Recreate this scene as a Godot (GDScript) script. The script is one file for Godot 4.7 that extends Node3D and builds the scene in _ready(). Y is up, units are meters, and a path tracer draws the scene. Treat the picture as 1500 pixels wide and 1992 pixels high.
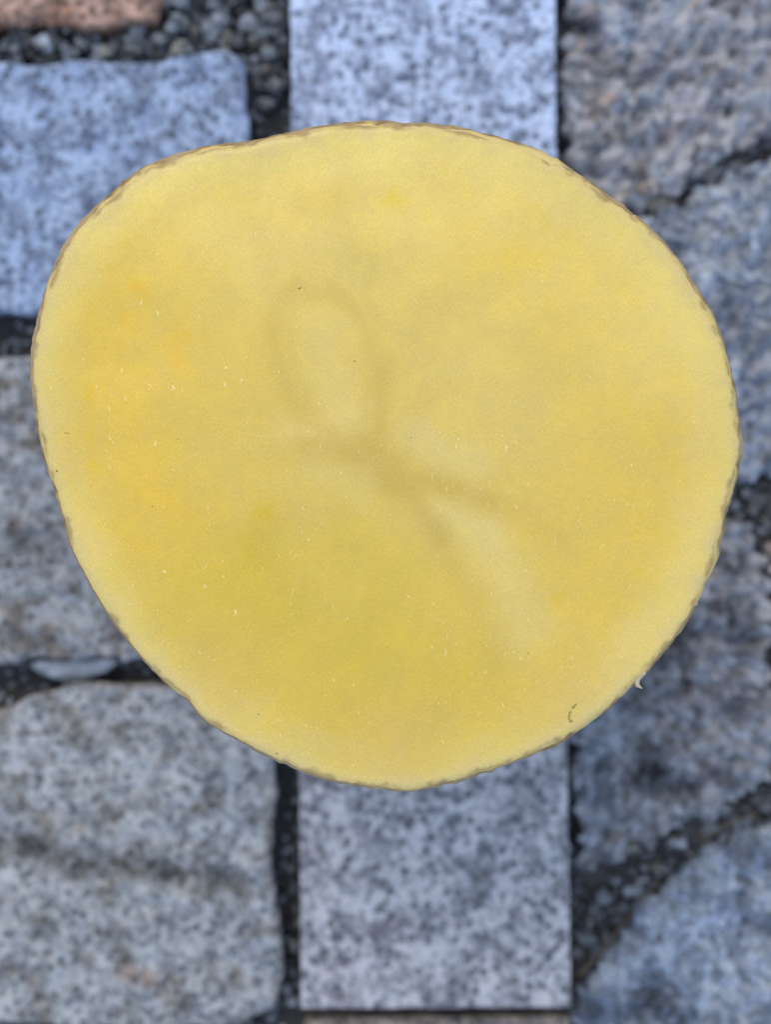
extends Node3D
# A halved potato stands cut face up on granite setts. Measurements below are in millimetres on the plan (x right, z towards the photographer).

const MM := 0.001
const FACE := 85.0            # height of the cut face above the setts
const EYE := 235.0            # height of the lens
const HEART := Vector2(0.0, -7.1)   # middle of the cut face on the plan

var rng := RandomNumberGenerator.new()
var names := {}
var noises := {}
var granite := {}
var stones: Array[PackedVector2Array] = []


func _ready() -> void:
	rng.seed = 7
	var cam := Camera3D.new()
	cam.name = "camera"
	var lens := CameraAttributesPhysical.new()
	lens.frustum_focal_length = 26.95
	lens.frustum_near = 0.01
	lens.frustum_far = 100.0
	lens.frustum_focus_distance = (EYE - FACE) * MM
	lens.exposure_aperture = 8.8
	cam.attributes = lens
	cam.position = Vector3(0, EYE * MM, 0)
	cam.rotation_degrees = Vector3(-90, 0, 0)
	add_child(cam)
	cam.fov = 48.0
	cam.far = 100.0
	cam.near = 0.01

	var sky := ProceduralSkyMaterial.new()
	sky.sky_top_color = Color(0.76, 0.86, 1.0)
	sky.sky_horizon_color = Color(0.86, 0.92, 1.0)
	sky.sky_curve = 0.2
	sky.ground_bottom_color = Color(0.35, 0.35, 0.37)
	sky.ground_horizon_color = Color(0.45, 0.46, 0.5)
	sky.sun_angle_max = 1.0
	var env := Environment.new()
	env.background_mode = Environment.BG_SKY
	env.sky = Sky.new()
	env.sky.sky_material = sky
	env.background_energy_multiplier = 1.05
	env.tonemap_mode = Environment.TONE_MAPPER_LINEAR
	env.tonemap_exposure = 1.28
	env.sdfgi_enabled = true
	env.ssao_enabled = true
	env.ssil_enabled = true
	var around := WorldEnvironment.new()
	around.name = "surroundings"
	around.environment = env
	add_child(around)
	var sun := DirectionalLight3D.new()
	sun.name = "sun"
	sun.light_energy = 0.45
	sun.light_color = Color(1.0, 0.97, 0.92)
	sun.light_angular_distance = 35.0
	sun.shadow_enabled = true
	sun.look_at_from_position(Vector3(-0.35, 1.0, -0.9), Vector3.ZERO)
	add_child(sun)

	make_granite()
	pavement()
	potato()


# ---------------------------------------------------------------- helpers

func numbered(called: String) -> String:
	var n: int = names.get(called, 0)
	names[called] = n + 1
	return called if n == 0 else "%s_%03d" % [called, n]


func tag(o: Node3D, label: String, category := "", group := "", kind := "") -> void:
	if label: o.set_meta("label", label)
	if category: o.set_meta("category", category)
	if group: o.set_meta("group", group)
	if kind: o.set_meta("kind", kind)


func put(called: String, mesh: Mesh, m: Material, parent: Node3D = self) -> MeshInstance3D:
	var o := MeshInstance3D.new()
	o.name = numbered(called)
	o.mesh = mesh
	o.material_override = m
	parent.add_child(o, true)
	return o


func noise(size_mm: float, which := 0, octaves := 3) -> FastNoiseLite:
	var key := "%.3f_%d_%d" % [size_mm, which, octaves]
	if not noises.has(key):
		var n := FastNoiseLite.new()
		n.noise_type = FastNoiseLite.TYPE_SIMPLEX_SMOOTH
		n.frequency = 1.0 / size_mm
		n.seed = 100 + which
		n.fractal_octaves = octaves
		noises[key] = n
	return noises[key]


# Rings of points, innermost first, as one smooth sheet; wraps round.
func ring_mesh(rings: Array, colors: Array, uv_scale := 0.0) -> ArrayMesh:
	var n: int = rings[0].size()
	var count := rings.size()
	var v := PackedVector3Array()
	var nor := PackedVector3Array()
	var col := PackedColorArray()
	var uv := PackedVector2Array()
	var idx := PackedInt32Array()
	for k in count:
		var row: PackedVector3Array = rings[k]
		var low: PackedVector3Array = rings[maxi(k - 1, 0)]
		var high: PackedVector3Array = rings[mini(k + 1, count - 1)]
		for i in n:
			var da := row[(i + 1) % n] - row[(i + n - 1) % n]
			var dr := high[i] - low[i]
			var up := da.cross(dr)
			if up.length_squared() < 1e-12:
				up = Vector3.UP if k == 0 else Vector3.DOWN
			v.append(row[i] * MM)
			nor.append(up.normalized())
			if uv_scale > 0.0:
				uv.append(Vector2(row[i].x, row[i].z) * uv_scale)
			if k + 1 < count:
				var a := k * n + i
				var b := k * n + (i + 1) % n
				idx.append_array([a, a + n, b + n, a, b + n, b])
		col.append_array(colors[k])
	var arrays := []
	arrays.resize(Mesh.ARRAY_MAX)
	arrays[Mesh.ARRAY_VERTEX] = v
	arrays[Mesh.ARRAY_NORMAL] = nor
	arrays[Mesh.ARRAY_COLOR] = col
	if uv_scale > 0.0:
		arrays[Mesh.ARRAY_TEX_UV] = uv
	arrays[Mesh.ARRAY_INDEX] = idx
	var mesh := ArrayMesh.new()
	mesh.add_surface_from_arrays(Mesh.PRIMITIVE_TRIANGLES, arrays)
	return mesh


func lerp_c(a: Color, b: Color, t: float) -> Color:
	return a.lerp(b, clampf(t, 0.0, 1.0))


# ---------------------------------------------------------------- granite

# Granite in a tile: a pale ground of feldspar that clouds into grey quartz, with grains of black mica of two sizes.
func granite_image(which: int, grain_mm: float, mica: float, cloud: float, light: Color, grey: Color, dark: Color) -> ImageTexture:
	var size := 640
	var tile := 64.0
	var grains: Array[FastNoiseLite] = []
	for k in 4:
		var n := FastNoiseLite.new()
		n.noise_type = FastNoiseLite.TYPE_CELLULAR
		n.cellular_return_type = FastNoiseLite.RETURN_DISTANCE if k % 2 else FastNoiseLite.RETURN_CELL_VALUE
		n.cellular_jitter = 1.0
		n.frequency = 1.0 / (grain_mm * (1.5 if k < 2 else 0.85))
		n.fractal_type = FastNoiseLite.FRACTAL_NONE
		n.seed = which + k / 2
		grains.append(n)
	var sway := noise(1.6, 22 + which, 2)
	var blot := noise(grain_mm * 2.6, 20 + which, 3)
	var clump := noise(grain_mm * 7.0, 30 + which, 3)
	var fine := noise(0.6, 40 + which, 2)
	var im := Image.create(size, size, false, Image.FORMAT_RGB8)
	for y in size:
		for x in size:
			var p := Vector2(x, y) * (tile / size)
			var w := Vector2(sway.get_noise_2dv(p), sway.get_noise_2d(p.x + 70.0, p.y)) * grain_mm * 0.35
			var q := p + w
			var big := clump.get_noise_2dv(p)
			var s := blot.get_noise_2dv(p) * 0.9 + big * 0.9 + cloud
			var c := light.lerp(grey, smoothstep(-0.25, 0.45, s))
			var pick := grains[0].get_noise_2dv(q) * 0.5 + 0.5
			var spot := smoothstep(0.56, 0.22, grains[1].get_noise_2dv(q) + 1.0) * smoothstep(0.0, 0.06, mica + big * 0.16 - pick)
			pick = grains[2].get_noise_2dv(q) * 0.5 + 0.5
			spot = maxf(spot, smoothstep(0.6, 0.25, grains[3].get_noise_2dv(q) + 1.0) * smoothstep(0.0, 0.06, mica * 1.15 + big * 0.2 - pick) * 0.85)
			c = c.lerp(dark, spot)
			var tone := fposmod(pick * 37.0, 1.0) - 0.5
			var t := 1.0 + 0.18 * fine.get_noise_2dv(p) + 0.20 * tone
			im.set_pixel(x, y, Color(c.r * t * (1.0 + 0.07 * tone), c.g * t, c.b * t * (1.0 - 0.07 * tone)).linear_to_srgb())
	return ImageTexture.create_from_image(im)


func make_granite() -> void:
	granite.fine = granite_image(3, 1.45, 0.35, 0.02, Color(0.41, 0.45, 0.535), Color(0.225, 0.25, 0.31), Color(0.085, 0.096, 0.125))
	granite.coarse = granite_image(4, 1.3, 0.34, 0.02, Color(0.42, 0.44, 0.47), Color(0.225, 0.24, 0.265), Color(0.075, 0.08, 0.092))
	granite.dark = granite_image(5, 1.5, 0.16, 0.0, Color(0.43, 0.45, 0.50), Color(0.135, 0.145, 0.17), Color(0.06, 0.065, 0.08))
	var pit := NoiseTexture2D.new()
	pit.width = 512
	pit.height = 512
	pit.seamless = true
	var n := FastNoiseLite.new()
	n.frequency = 0.035
	n.seed = 9
	n.fractal_octaves = 5
	pit.noise = n
	granite.pits = pit


func stone_material(kind: String, tint: Color, rough: float, relief: float) -> StandardMaterial3D:
	var m := StandardMaterial3D.new()
	m.vertex_color_use_as_albedo = true
	m.albedo_color = tint.linear_to_srgb()
	m.albedo_texture = granite[kind]
	m.roughness = rough
	m.metallic_specular = 0.4
	m.uv1_triplanar = true
	m.uv1_scale = Vector3.ONE * (1000.0 / 64.0)
	m.uv1_offset = Vector3(rng.randf(), rng.randf(), rng.randf())
	m.heightmap_enabled = true
	m.heightmap_texture = granite.pits
	m.heightmap_scale = relief
	return m


func resample(p: PackedVector2Array, step: float) -> PackedVector2Array:
	var out := PackedVector2Array()
	for i in p.size():
		var a := p[i]
		var b := p[(i + 1) % p.size()]
		var n := maxi(1, roundi(a.distance_to(b) / step))
		for k in n:
			out.append(a.lerp(b, float(k) / n))
	return out


func soften(p: PackedVector2Array, times: int) -> PackedVector2Array:
	for t in times:
		var q := PackedVector2Array()
		for i in p.size():
			q.append(p[i] * 0.5 + (p[(i + 1) % p.size()] + p[(i + p.size() - 1) % p.size()]) * 0.25)
		p = q
	return p


# look: kind, tint, top, edge (radius of the arris), corner (passes of softening), wobble (unevenness of the outline), lumps (relief of the top), stain, stain_share
func sett(outline: PackedVector2Array, look: Dictionary, parent: Node3D, label := "") -> MeshInstance3D:
	var seed_at: float = stones.size() * 211.0
	var edge: float = look.get("edge", 0.6)
	var wobble: float = look.get("wobble", 0.15)
	var lumps: float = look.get("lumps", 0.15)
	var top: float = look.get("top", 0.0)
	var stain: Color = look.get("stain", Color(0.8, 0.75, 0.68))
	var share: float = look.get("stain_share", 0.3)
	var tilt: Vector2 = look.get("tilt", Vector2.ZERO)
	var p := soften(resample(outline, 0.6), look.get("corner", 2))
	stones.append(outline)
	var mid := Vector2.ZERO
	for q in p:
		mid += q / p.size()
	var n := p.size()
	var wave := noise(look.get("wave", 9.0), 1, 4)
	for i in n:
		var out := (p[i] - p[(i + 1) % n]).orthogonal().normalized()
		p[i] += out * wave.get_noise_2d(p[i].x + seed_at, p[i].y) * wobble * 2.0
	var broad := noise(26.0, 2, 2)
	var lump := noise(9.0, 3, 5)
	var patch := noise(13.0, 5, 4)
	var crag := noise(5.0, 8, 4)
	var craggy: float = look.get("craggy", 0.0)
	var mottle: float = look.get("mottle", 1.0)
	var spot := noise(4.0, 6, 3)
	var rings := []
	var colors := []
	var inner := 46
	for k in inner + 16:
		var row := PackedVector3Array()
		var tone := PackedColorArray()
		for i in n:
			var d := p[i] - mid
			var far := d.length()
			var inset := edge
			var drop := 0.0
			if k < inner:
				inset = edge + (far - edge) * (1.0 - float(k) / (inner - 1))
			elif k < inner + 8:
				var a := (k - inner + 1) / 8.0 * PI * 0.5
				inset = edge * (1.0 - sin(a))
				drop = edge * (1.0 - cos(a))
			else:
				drop = edge + (k - inner - 7) * 2.6
				inset = 0.12 * (drop - edge)
			var q := mid + d * (1.0 - inset / far)
			var h := crag.get_noise_2d(q.x, q.y + seed_at) * craggy + broad.get_noise_2d(q.x + seed_at, q.y) * lumps * 0.8 + lump.get_noise_2d(q.x, q.y + seed_at) * lumps
			var fade := clampf(1.0 - drop / (edge + 3.0), 0.0, 1.0)
			var y := top - drop + h * fade + (q - mid).dot(tilt)
			if drop > edge:
				var s := lump.get_noise_3d(q.x, y, q.y + seed_at) * (wobble * 1.5 + 0.1)
				q += d.normalized() * s
			row.append(Vector3(q.x - mid.x, y, q.y - mid.y))
			var w := patch.get_noise_2d(q.x + seed_at, q.y)
			var g := 1.0 + mottle * (0.25 * w + 0.16 * spot.get_noise_2d(q.x, q.y + seed_at))
			var t := smoothstep(0.32 - share, 0.62 - share, patch.get_noise_2d(q.x - 90.0, q.y + seed_at) + 0.25 * spot.get_noise_2d(q.x + 50.0, q.y))
			var c := Color(g, g, g).lerp(stain * g, t)
			for mark in look.get("marks", []):      # [chain, half width, tone, height]: darker hollows (dirt in the lower left band), pale knobs
				var near := exp(-pow((to_chain(q + Vector2(spot.get_noise_2dv(q), spot.get_noise_2d(q.y, q.x)) * 1.6, mark[0])) / (mark[1] * 1.35), 2.0))
				c = c.lerp(mark[2] * g, near * clampf(1.0 + spot.get_noise_2d(q.x * 1.7, q.y) * 1.3, 0.0, 1.0))
				row[i].y += mark[3] * near
			if look.has("arris"):      # the edge is paler, in a wider band on its right side
				var pale_width := 1.9 if d.x > 12.0 and absf(d.y) < absf(d.x) * 2.2 else 0.7
				c = c.lerp(look.arris, (1.0 - smoothstep(pale_width * 0.5, pale_width, inset + spot.get_noise_2dv(q) * 0.8)) * (0.75 if drop < 1.0 else 0.3))
			tone.append(c)
		rings.append(row)
		colors.append(tone)
	var o := put("sett", ring_mesh(rings, colors), stone_material(look.kind, look.get("tint", Color.WHITE), look.get("rough", 0.75), look.get("fine", 0.03)), parent)
	o.position = Vector3(mid.x, 0, mid.y) * MM
	if label:
		o.set_meta("label", label)
	return o


func pavement() -> void:
	var root := Node3D.new()
	root.name = "pavement"
	add_child(root)
	tag(root, "pavement of sawn and rough grey granite setts with dark gravel joints", "", "", "structure")
	var sawn := {"kind": "fine", "edge": 0.45, "corner": 2, "wobble": 0.12, "lumps": 0.10, "stain": Color(0.86, 0.84, 0.84), "stain_share": 0.12, "arris": Color(1.70, 1.48, 1.36)}
	var worn := {"kind": "coarse", "edge": 1.6, "corner": 26, "wobble": 0.7, "lumps": 0.7}
	var hewn := {"kind": "dark", "edge": 3.0, "corner": 16, "wobble": 1.8, "wave": 6.0, "lumps": 2.2, "fine": 0.07, "craggy": 3.0, "mottle": 2.4}
	# the row of sawn setts down the middle
	sett([Vector2(-20.0, -155.3), Vector2(34.5, -155.5), Vector2(35.4, -13.8), Vector2(-18.7, -13.5)], sawn.merged({"tint": Color(1.14, 1.21, 1.36)}), root)  # tint also paints in the bluer, brighter skylight on this slab
	sett([Vector2(-18.1, -9.6), Vector2(36.2, -9.9), Vector2(38.1, 101.4), Vector2(-17.3, 101.8)], sawn.merged({"tint": Color(1.10, 0.965, 0.85), "top": -0.3, "stain_share": 0.2}), root)
	sett([Vector2(-16.8, 104.4), Vector2(38.1, 103.9), Vector2(38.5, 159.5), Vector2(-16.4, 159.7)], sawn.merged({"kind": "coarse", "tint": Color(0.66, 0.52, 0.42), "top": -1.5, "edge": 1.0}, true), root, "brownish sett at the foot of the sawn row")
	# the worn setts to the left
	sett([Vector2(-113.6, -149.0), Vector2(-45.0, -151.1), Vector2(-45.7, -101.6), Vector2(-46.1, -100.2), Vector2(-60.0, -99.5), Vector2(-72.6, -100.4), Vector2(-83.1, -99.7), Vector2(-113.6, -99.3)], worn.merged({"kind": "coarse", "tint": Color(1.12, 0.66, 0.48), "stain": Color(0.7, 0.62, 0.55), "edge": 1.4, "corner": 8, "top": -0.6}, true), root, "reddish brown sett")
	sett([Vector2(-121.0, -92.4), Vector2(-81.0, -93.0), Vector2(-72.6, -91.3), Vector2(-63.1, -93.0), Vector2(-52.6, -91.7), Vector2(-44.2, -93.0), Vector2(-32.6, -95.1), Vector2(-29.0, -93.2), Vector2(-28.2, -79.5), Vector2(-27.8, -60.6), Vector2(-28.0, -41.7), Vector2(-47.3, -41.0), Vector2(-68.4, -40.8), Vector2(-85.2, -40.4), Vector2(-121.0, -40.0)], worn.merged({"kind": "fine", "tint": Color(0.81, 0.91, 1.07), "wobble": 0.35, "corner": 14, "edge": 1.2, "lumps": 0.45, "stain": Color(0.8, 0.82, 0.88), "top": -0.4}, true), root)
	sett([Vector2(-121.0, -31.1), Vector2(-85.2, -31.6), Vector2(-74.7, -32.2), Vector2(-57.9, -32.8), Vector2(-26.3, -33.7), Vector2(-23.4, -24.8), Vector2(-23.1, 0.4), Vector2(-23.8, 26.7), Vector2(-26.3, 29.0), Vector2(-52.6, 30.5), Vector2(-68.4, 30.3), Vector2(-81.0, 31.1), Vector2(-121.0, 31.6)], worn.merged({"marks": [[PackedVector2Array([Vector2(-70.5, 6.2), Vector2(-67.3, 8.3)]), 3.4, Color(0.5, 0.47, 0.46), -0.5], [PackedVector2Array([Vector2(-63.1, -14.3), Vector2(-61.0, -10.1)]), 3.0, Color(0.7, 0.68, 0.66), -0.3], [PackedVector2Array([Vector2(-76.8, 25.7), Vector2(-72.6, 26.7)]), 2.0, Color(0.6, 0.5, 0.4), -0.3]], "tint": Color(0.84, 0.83, 0.83), "stain": Color(0.55, 0.48, 0.42), "stain_share": 0.25, "lumps": 1.2, "craggy": 0.5, "mottle": 1.6, "top": -0.6}, true), root)
	sett([Vector2(-118.9, 40.8), Vector2(-80.0, 40.8), Vector2(-71.5, 37.5), Vector2(-62.1, 35.1), Vector2(-45.2, 35.6), Vector2(-26.3, 35.1), Vector2(-22.9, 42.5), Vector2(-22.5, 53.0), Vector2(-23.1, 74.1), Vector2(-21.3, 87.7), Vector2(-20.8, 96.2), Vector2(-22.3, 101.6), Vector2(-29.5, 105.2), Vector2(-47.3, 106.3), Vector2(-70.5, 105.2), Vector2(-76.8, 104.4), Vector2(-118.9, 104.6)], worn.merged({"marks": [[PackedVector2Array([Vector2(-83.1, 67.8), Vector2(-72.6, 68.8), Vector2(-63.1, 72.2), Vector2(-47.3, 73.0), Vector2(-30.5, 76.4)]), 2.2, Color(0.27, 0.245, 0.21), -0.6], [PackedVector2Array([Vector2(-51.3, 68.0), Vector2(-50.5, 68.8)]), 1.6, Color(0.34, 0.32, 0.29), -0.3], [PackedVector2Array([Vector2(-35.8, 75.3), Vector2(-32.6, 76.0)]), 2.2, Color(0.4, 0.38, 0.35), -0.3], [PackedVector2Array([Vector2(-52.6, 94.1), Vector2(-47.3, 96.2)]), 1.5, Color(0.75, 0.58, 0.5), 0.0]], "tint": Color(0.90, 0.875, 0.85), "stain": Color(0.68, 0.63, 0.56), "stain_share": 0.16, "craggy": 0.35, "mottle": 1.3, "wobble": 0.4, "corner": 14, "lumps": 0.9, "arris": Color(0.95, 0.84, 0.78)}, true), root)
	sett([Vector2(-118.9, 108.8), Vector2(-26.3, 109.8), Vector2(-21.5, 113.0), Vector2(-20.8, 164.5), Vector2(-118.9, 164.5)], worn.merged({"tint": Color(0.75, 0.72, 0.70)}), root)
	# the hewn setts to the right
	sett([Vector2(36.8, -155.3), Vector2(121.0, -155.3), Vector2(121.0, -98.5), Vector2(91.5, -81.0), Vector2(77.9, -76.4), Vector2(66.3, -69.9), Vector2(56.8, -66.5), Vector2(48.6, -62.9), Vector2(43.1, -63.3), Vector2(37.7, -70.9), Vector2(36.6, -89.0), Vector2(37.0, -102.7)], hewn.merged({"marks": [[PackedVector2Array([Vector2(58.9, -81.1), Vector2(64.2, -83.2), Vector2(70.0, -83.2)]), 3.0, Color(0.24, 0.225, 0.24), -1.2], [PackedVector2Array([Vector2(55.8, -90.1), Vector2(57.9, -88.5)]), 3.0, Color(0.55, 0.54, 0.56), -0.6], [PackedVector2Array([Vector2(40.0, -100.6), Vector2(43.7, -99.0)]), 2.6, Color(0.25, 0.245, 0.26), -1.2], [PackedVector2Array([Vector2(43.7, -93.2), Vector2(45.2, -92.2)]), 2.6, Color(0.5, 0.46, 0.42), -0.5], [PackedVector2Array([Vector2(75.8, -98.5), Vector2(74.7, -85.9)]), 7.0, Color(1.5, 1.36, 1.36), 0.8], [PackedVector2Array([Vector2(69.4, -92.2), Vector2(71.0, -91.1)]), 2.6, Color(1.75, 1.45, 1.32), 0.4], [PackedVector2Array([Vector2(55.8, -96.4), Vector2(63.1, -97.4)]), 3.4, Color(1.25, 1.28, 1.36), 0.5], [PackedVector2Array([Vector2(48.9, -99.5), Vector2(50.0, -101.6)]), 3.0, Color(0.9, 1.0, 1.2), 0.0], [PackedVector2Array([Vector2(54.7, -82.2), Vector2(61.0, -84.3)]), 2.6, Color(1.3, 1.3, 1.4), 0.4], [PackedVector2Array([Vector2(42.1, -77.4), Vector2(47.3, -74.3)]), 4.0, Color(0.75, 0.74, 0.72), -0.5]], "tint": Color(1.02, 0.97, 0.95), "stain": Color(1.25, 0.95, 0.82), "stain_share": 0.36, "top": -1.6}, true), root)
	sett([Vector2(79.7, -73.2), Vector2(93.6, -79.1), Vector2(121.0, -89.6), Vector2(121.0, -9.6), Vector2(85.2, -7.4), Vector2(74.7, -5.5), Vector2(66.3, -7.4), Vector2(52.6, -31.1), Vector2(45.2, -50.1), Vector2(50.7, -59.3), Vector2(61.4, -64.0), Vector2(72.0, -69.9)], hewn.merged({"kind": "coarse", "marks": [[PackedVector2Array([Vector2(70.0, -44.3), Vector2(72.6, -42.7)]), 3.5, Color(0.6, 0.62, 0.66), -0.6], [PackedVector2Array([Vector2(74.7, -62.7), Vector2(72.6, -58.5)]), 5.0, Color(1.4, 1.38, 1.3), 0.6], [PackedVector2Array([Vector2(62.1, -50.1), Vector2(64.2, -49.0)]), 3.0, Color(1.25, 1.27, 1.3), 0.3]], "tint": Color(1.0, 1.03, 1.12), "stain": Color(0.72, 0.76, 0.84), "stain_share": 0.4, "lumps": 1.6, "top": -1.0}, true), root)
	sett([Vector2(37.7, -3.8), Vector2(49.4, -5.9), Vector2(61.0, -3.8), Vector2(72.6, 1.1), Vector2(78.5, 9.9), Vector2(80.4, 25.7), Vector2(81.6, 40.4), Vector2(80.4, 56.0), Vector2(72.6, 60.0), Vector2(63.1, 65.0), Vector2(52.8, 69.0), Vector2(46.3, 74.5), Vector2(40.6, 75.8), Vector2(38.9, 59.3), Vector2(38.1, 32.0)], hewn.merged({"marks": [[PackedVector2Array([Vector2(52.6, 53.0), Vector2(54.9, 53.9)]), 3.2, Color(0.2, 0.205, 0.23), -1.4], [PackedVector2Array([Vector2(68.4, 20.9), Vector2(71.8, 22.0)]), 3.4, Color(0.22, 0.22, 0.245), -1.2], [PackedVector2Array([Vector2(57.9, 29.4), Vector2(61.0, 30.4)]), 3.0, Color(0.4, 0.41, 0.44), -0.8], [PackedVector2Array([Vector2(48.4, 42.5), Vector2(49.4, 46.7)]), 2.0, Color(0.42, 0.43, 0.46), -0.8], [PackedVector2Array([Vector2(63.1, 57.8), Vector2(67.3, 57.2)]), 3.0, Color(0.27, 0.27, 0.29), -1.2], [PackedVector2Array([Vector2(75.8, 46.7), Vector2(76.8, 49.9)]), 3.5, Color(1.5, 1.45, 1.45), 0.8], [PackedVector2Array([Vector2(53.7, 62.5), Vector2(68.4, 57.8)]), 1.3, Color(1.4, 1.38, 1.36), 0.4], [PackedVector2Array([Vector2(68.4, 35.1), Vector2(72.6, 37.2)]), 3.0, Color(1.35, 1.35, 1.38), 0.6], [PackedVector2Array([Vector2(42.1, 37.2), Vector2(45.2, 59.3)]), 4.0, Color(0.72, 0.75, 0.8), -0.4]], "tint": Color(0.82, 0.80, 0.79), "stain": Color(1.0, 0.92, 0.86), "lumps": 3.0, "top": -2.0}, true), root)
	sett([Vector2(85.2, -0.6), Vector2(121.0, -1.7), Vector2(121.0, 57.2), Vector2(86.3, 59.3), Vector2(83.1, 40.4), Vector2(81.4, 19.4), Vector2(80.0, 7.8)], hewn.merged({"tint": Color(1.02, 0.86, 0.80), "top": -2.4}), root)
	sett([Vector2(78.1, 65.4), Vector2(91.5, 62.5), Vector2(121.0, 63.5), Vector2(121.0, 159.3), Vector2(42.1, 159.3), Vector2(40.0, 111.9), Vector2(39.1, 99.9), Vector2(46.3, 92.0), Vector2(52.6, 82.5), Vector2(58.9, 75.8), Vector2(68.4, 69.0)], hewn.merged({"kind": "coarse", "marks": [[PackedVector2Array([Vector2(64.7, 82.5), Vector2(62.1, 89.8)]), 2.6, Color(0.45, 0.46, 0.5), -0.8], [PackedVector2Array([Vector2(54.2, 100.4), Vector2(57.9, 103.0)]), 3.4, Color(0.24, 0.24, 0.27), -1.4], [PackedVector2Array([Vector2(71.5, 78.3), Vector2(72.1, 80.4)]), 3.6, Color(0.55, 0.56, 0.62), -0.6], [PackedVector2Array([Vector2(68.9, 75.6), Vector2(70.0, 76.2)]), 2.0, Color(1.5, 1.5, 1.45), 0.3], [PackedVector2Array([Vector2(70.5, 93.0), Vector2(74.7, 95.1)]), 6.0, Color(1.3, 1.3, 1.32), 0.5], [PackedVector2Array([Vector2(55.8, 88.8), Vector2(60.0, 83.5)]), 3.6, Color(1.25, 1.27, 1.28), 0.4]], "tint": Color(1.0, 1.06, 1.18), "stain": Color(0.5, 0.53, 0.6), "stain_share": 0.34, "lumps": 2.2, "top": -1.4}, true), root)
	# the same setts go on beyond the photograph's edges
	for o in root.get_children():
		for dx in [-1, 0, 1]:
			for dz in [-1, 0, 1]:
				if dx == 0 and dz == 0:
					continue
				var c: MeshInstance3D = o.duplicate()
				c.name = numbered("sett")
				c.remove_meta("label")
				root.add_child(c, true)
				c.position += Vector3(243.0 * dx, 0.0, 316.5 * dz) * MM
	var plain := PlaneMesh.new()
	plain.size = Vector2(60, 60)
	var dust := StandardMaterial3D.new()
	dust.albedo_color = Color(0.11, 0.108, 0.105).linear_to_srgb()
	dust.roughness = 0.95
	var ground := put("ground", plain, dust)
	ground.position.y = -14.0 * MM
	tag(ground, "dark grey ground under and around the paving", "", "", "structure")
	# the bed
	var bed := noise(3.0, 11, 4)
	var st := SurfaceTool.new()
	st.begin(Mesh.PRIMITIVE_TRIANGLES)
	var nx := 110
	var nz := 130
	for z in nz:
		for x in nx:
			var px := (x - (nx - 1) / 2.0) * 2.6
			var pz := (z - (nz - 1) / 2.0) * 2.6
			var y := -9.5 + bed.get_noise_2d(px, pz) * 2.0 + 3.0 * smoothstep(35.0, 40.0, px)
			st.add_vertex(Vector3(px, y, pz) * MM)
	for z in nz - 1:
		for x in nx - 1:
			var a := z * nx + x
			for k in [a, a + 1, a + nx + 1, a, a + nx + 1, a + nx]:
				st.add_index(k)
	st.generate_normals()
	var earth := StandardMaterial3D.new()
	earth.albedo_color = Color(0.055, 0.053, 0.053).linear_to_srgb()
	earth.roughness = 0.95
	var soil := put("joint_soil", st.commit(), earth, root)
	soil.set_meta("kind", "stuff")
	# single stones and dry stems that stand out in the joints
	var shapes := [chip_mesh(7), chip_mesh(8), chip_mesh(9)]
	var pale_chips := [[Vector2(-70.7, -97.2), 5.0, 0.5, 0], [Vector2(-65.4, -95.5), 3.4, 0.2, 0], [Vector2(-58.3, -95.5), 3.8, 0.26, 1], [Vector2(-52.4, -97.4), 4.2, 0.24, 0], [Vector2(-42.6, -96.0), 4.4, 0.34, 1], [Vector2(-36.6, -99.5), 4.6, 0.26, 0], [Vector2(-33.5, -95.1), 3.2, 0.2, 1], [Vector2(-28.4, -101.2), 4.2, 0.3, 0], [Vector2(-24.2, -95.1), 3.8, 0.24, 0], [Vector2(-23.1, -102.7), 3.6, 0.18, 0], [Vector2(-24.7, -84.8), 4.0, 0.13, 0], [Vector2(51.6, -65.7), 6.0, 0.42, 0], [Vector2(56.6, -64.0), 4.4, 0.2, 1], [Vector2(68.4, -70.1), 4.6, 0.2, 0], [Vector2(58.9, 64.2), 4.8, 0.3, 0], [Vector2(50.7, 69.9), 4.4, 0.24, 1], [Vector2(61.0, 68.8), 3.4, 0.44, 0], [Vector2(45.2, 80.4), 4.4, 0.2, 0], [Vector2(51.6, 78.8), 4.6, 0.3, 0], [Vector2(42.1, 88.8), 3.8, 0.18, 0], [Vector2(70.5, 62.0), 4.0, 0.2, 0], [Vector2(56.8, 74.1), 3.2, 0.16, 1], [Vector2(38.7, -97.4), 5.2, 0.4, 0]]
	for p in pale_chips:
		var m := StandardMaterial3D.new()
		var g: float = p[2] * (0.62 if p[0].x > 37.0 else 0.75)
		m.albedo_color = (Color(g * 1.05, g, g * 0.88) if p[3] else Color(g * 0.92, g, g * 1.16)).linear_to_srgb()
		m.roughness = 0.75
		var o := put("joint_stone", shapes[rng.randi() % 3], m, root)
		o.position = Vector3(p[0].x, -4.4 if p[0].x > 37.0 else -3.4, p[0].y) * MM
		o.basis = Basis.from_euler(Vector3(rng.randf_range(-0.4, 0.4), rng.randf() * TAU, rng.randf_range(-0.4, 0.4))).scaled(Vector3(1.0, 0.8, rng.randf_range(0.7, 1.0)) * p[1] * MM)
	stem([Vector2(39.8, 95.6), Vector2(45.2, 89.8), Vector2(50.7, 83.1), Vector2(56.8, 75.3)], 0.4, "brown dry stem lying along the joint at the lower right corner")
	stem([Vector2(65.0, 67.8), Vector2(68.4, 65.9), Vector2(72.6, 63.5), Vector2(77.0, 62.5)], 0.42, "brown dry stem above the pale bluish sett at the right edge")
	# gravel in the joints
	flake_in_joint()
	for variant in 3:
		gravel(variant, root)


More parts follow.
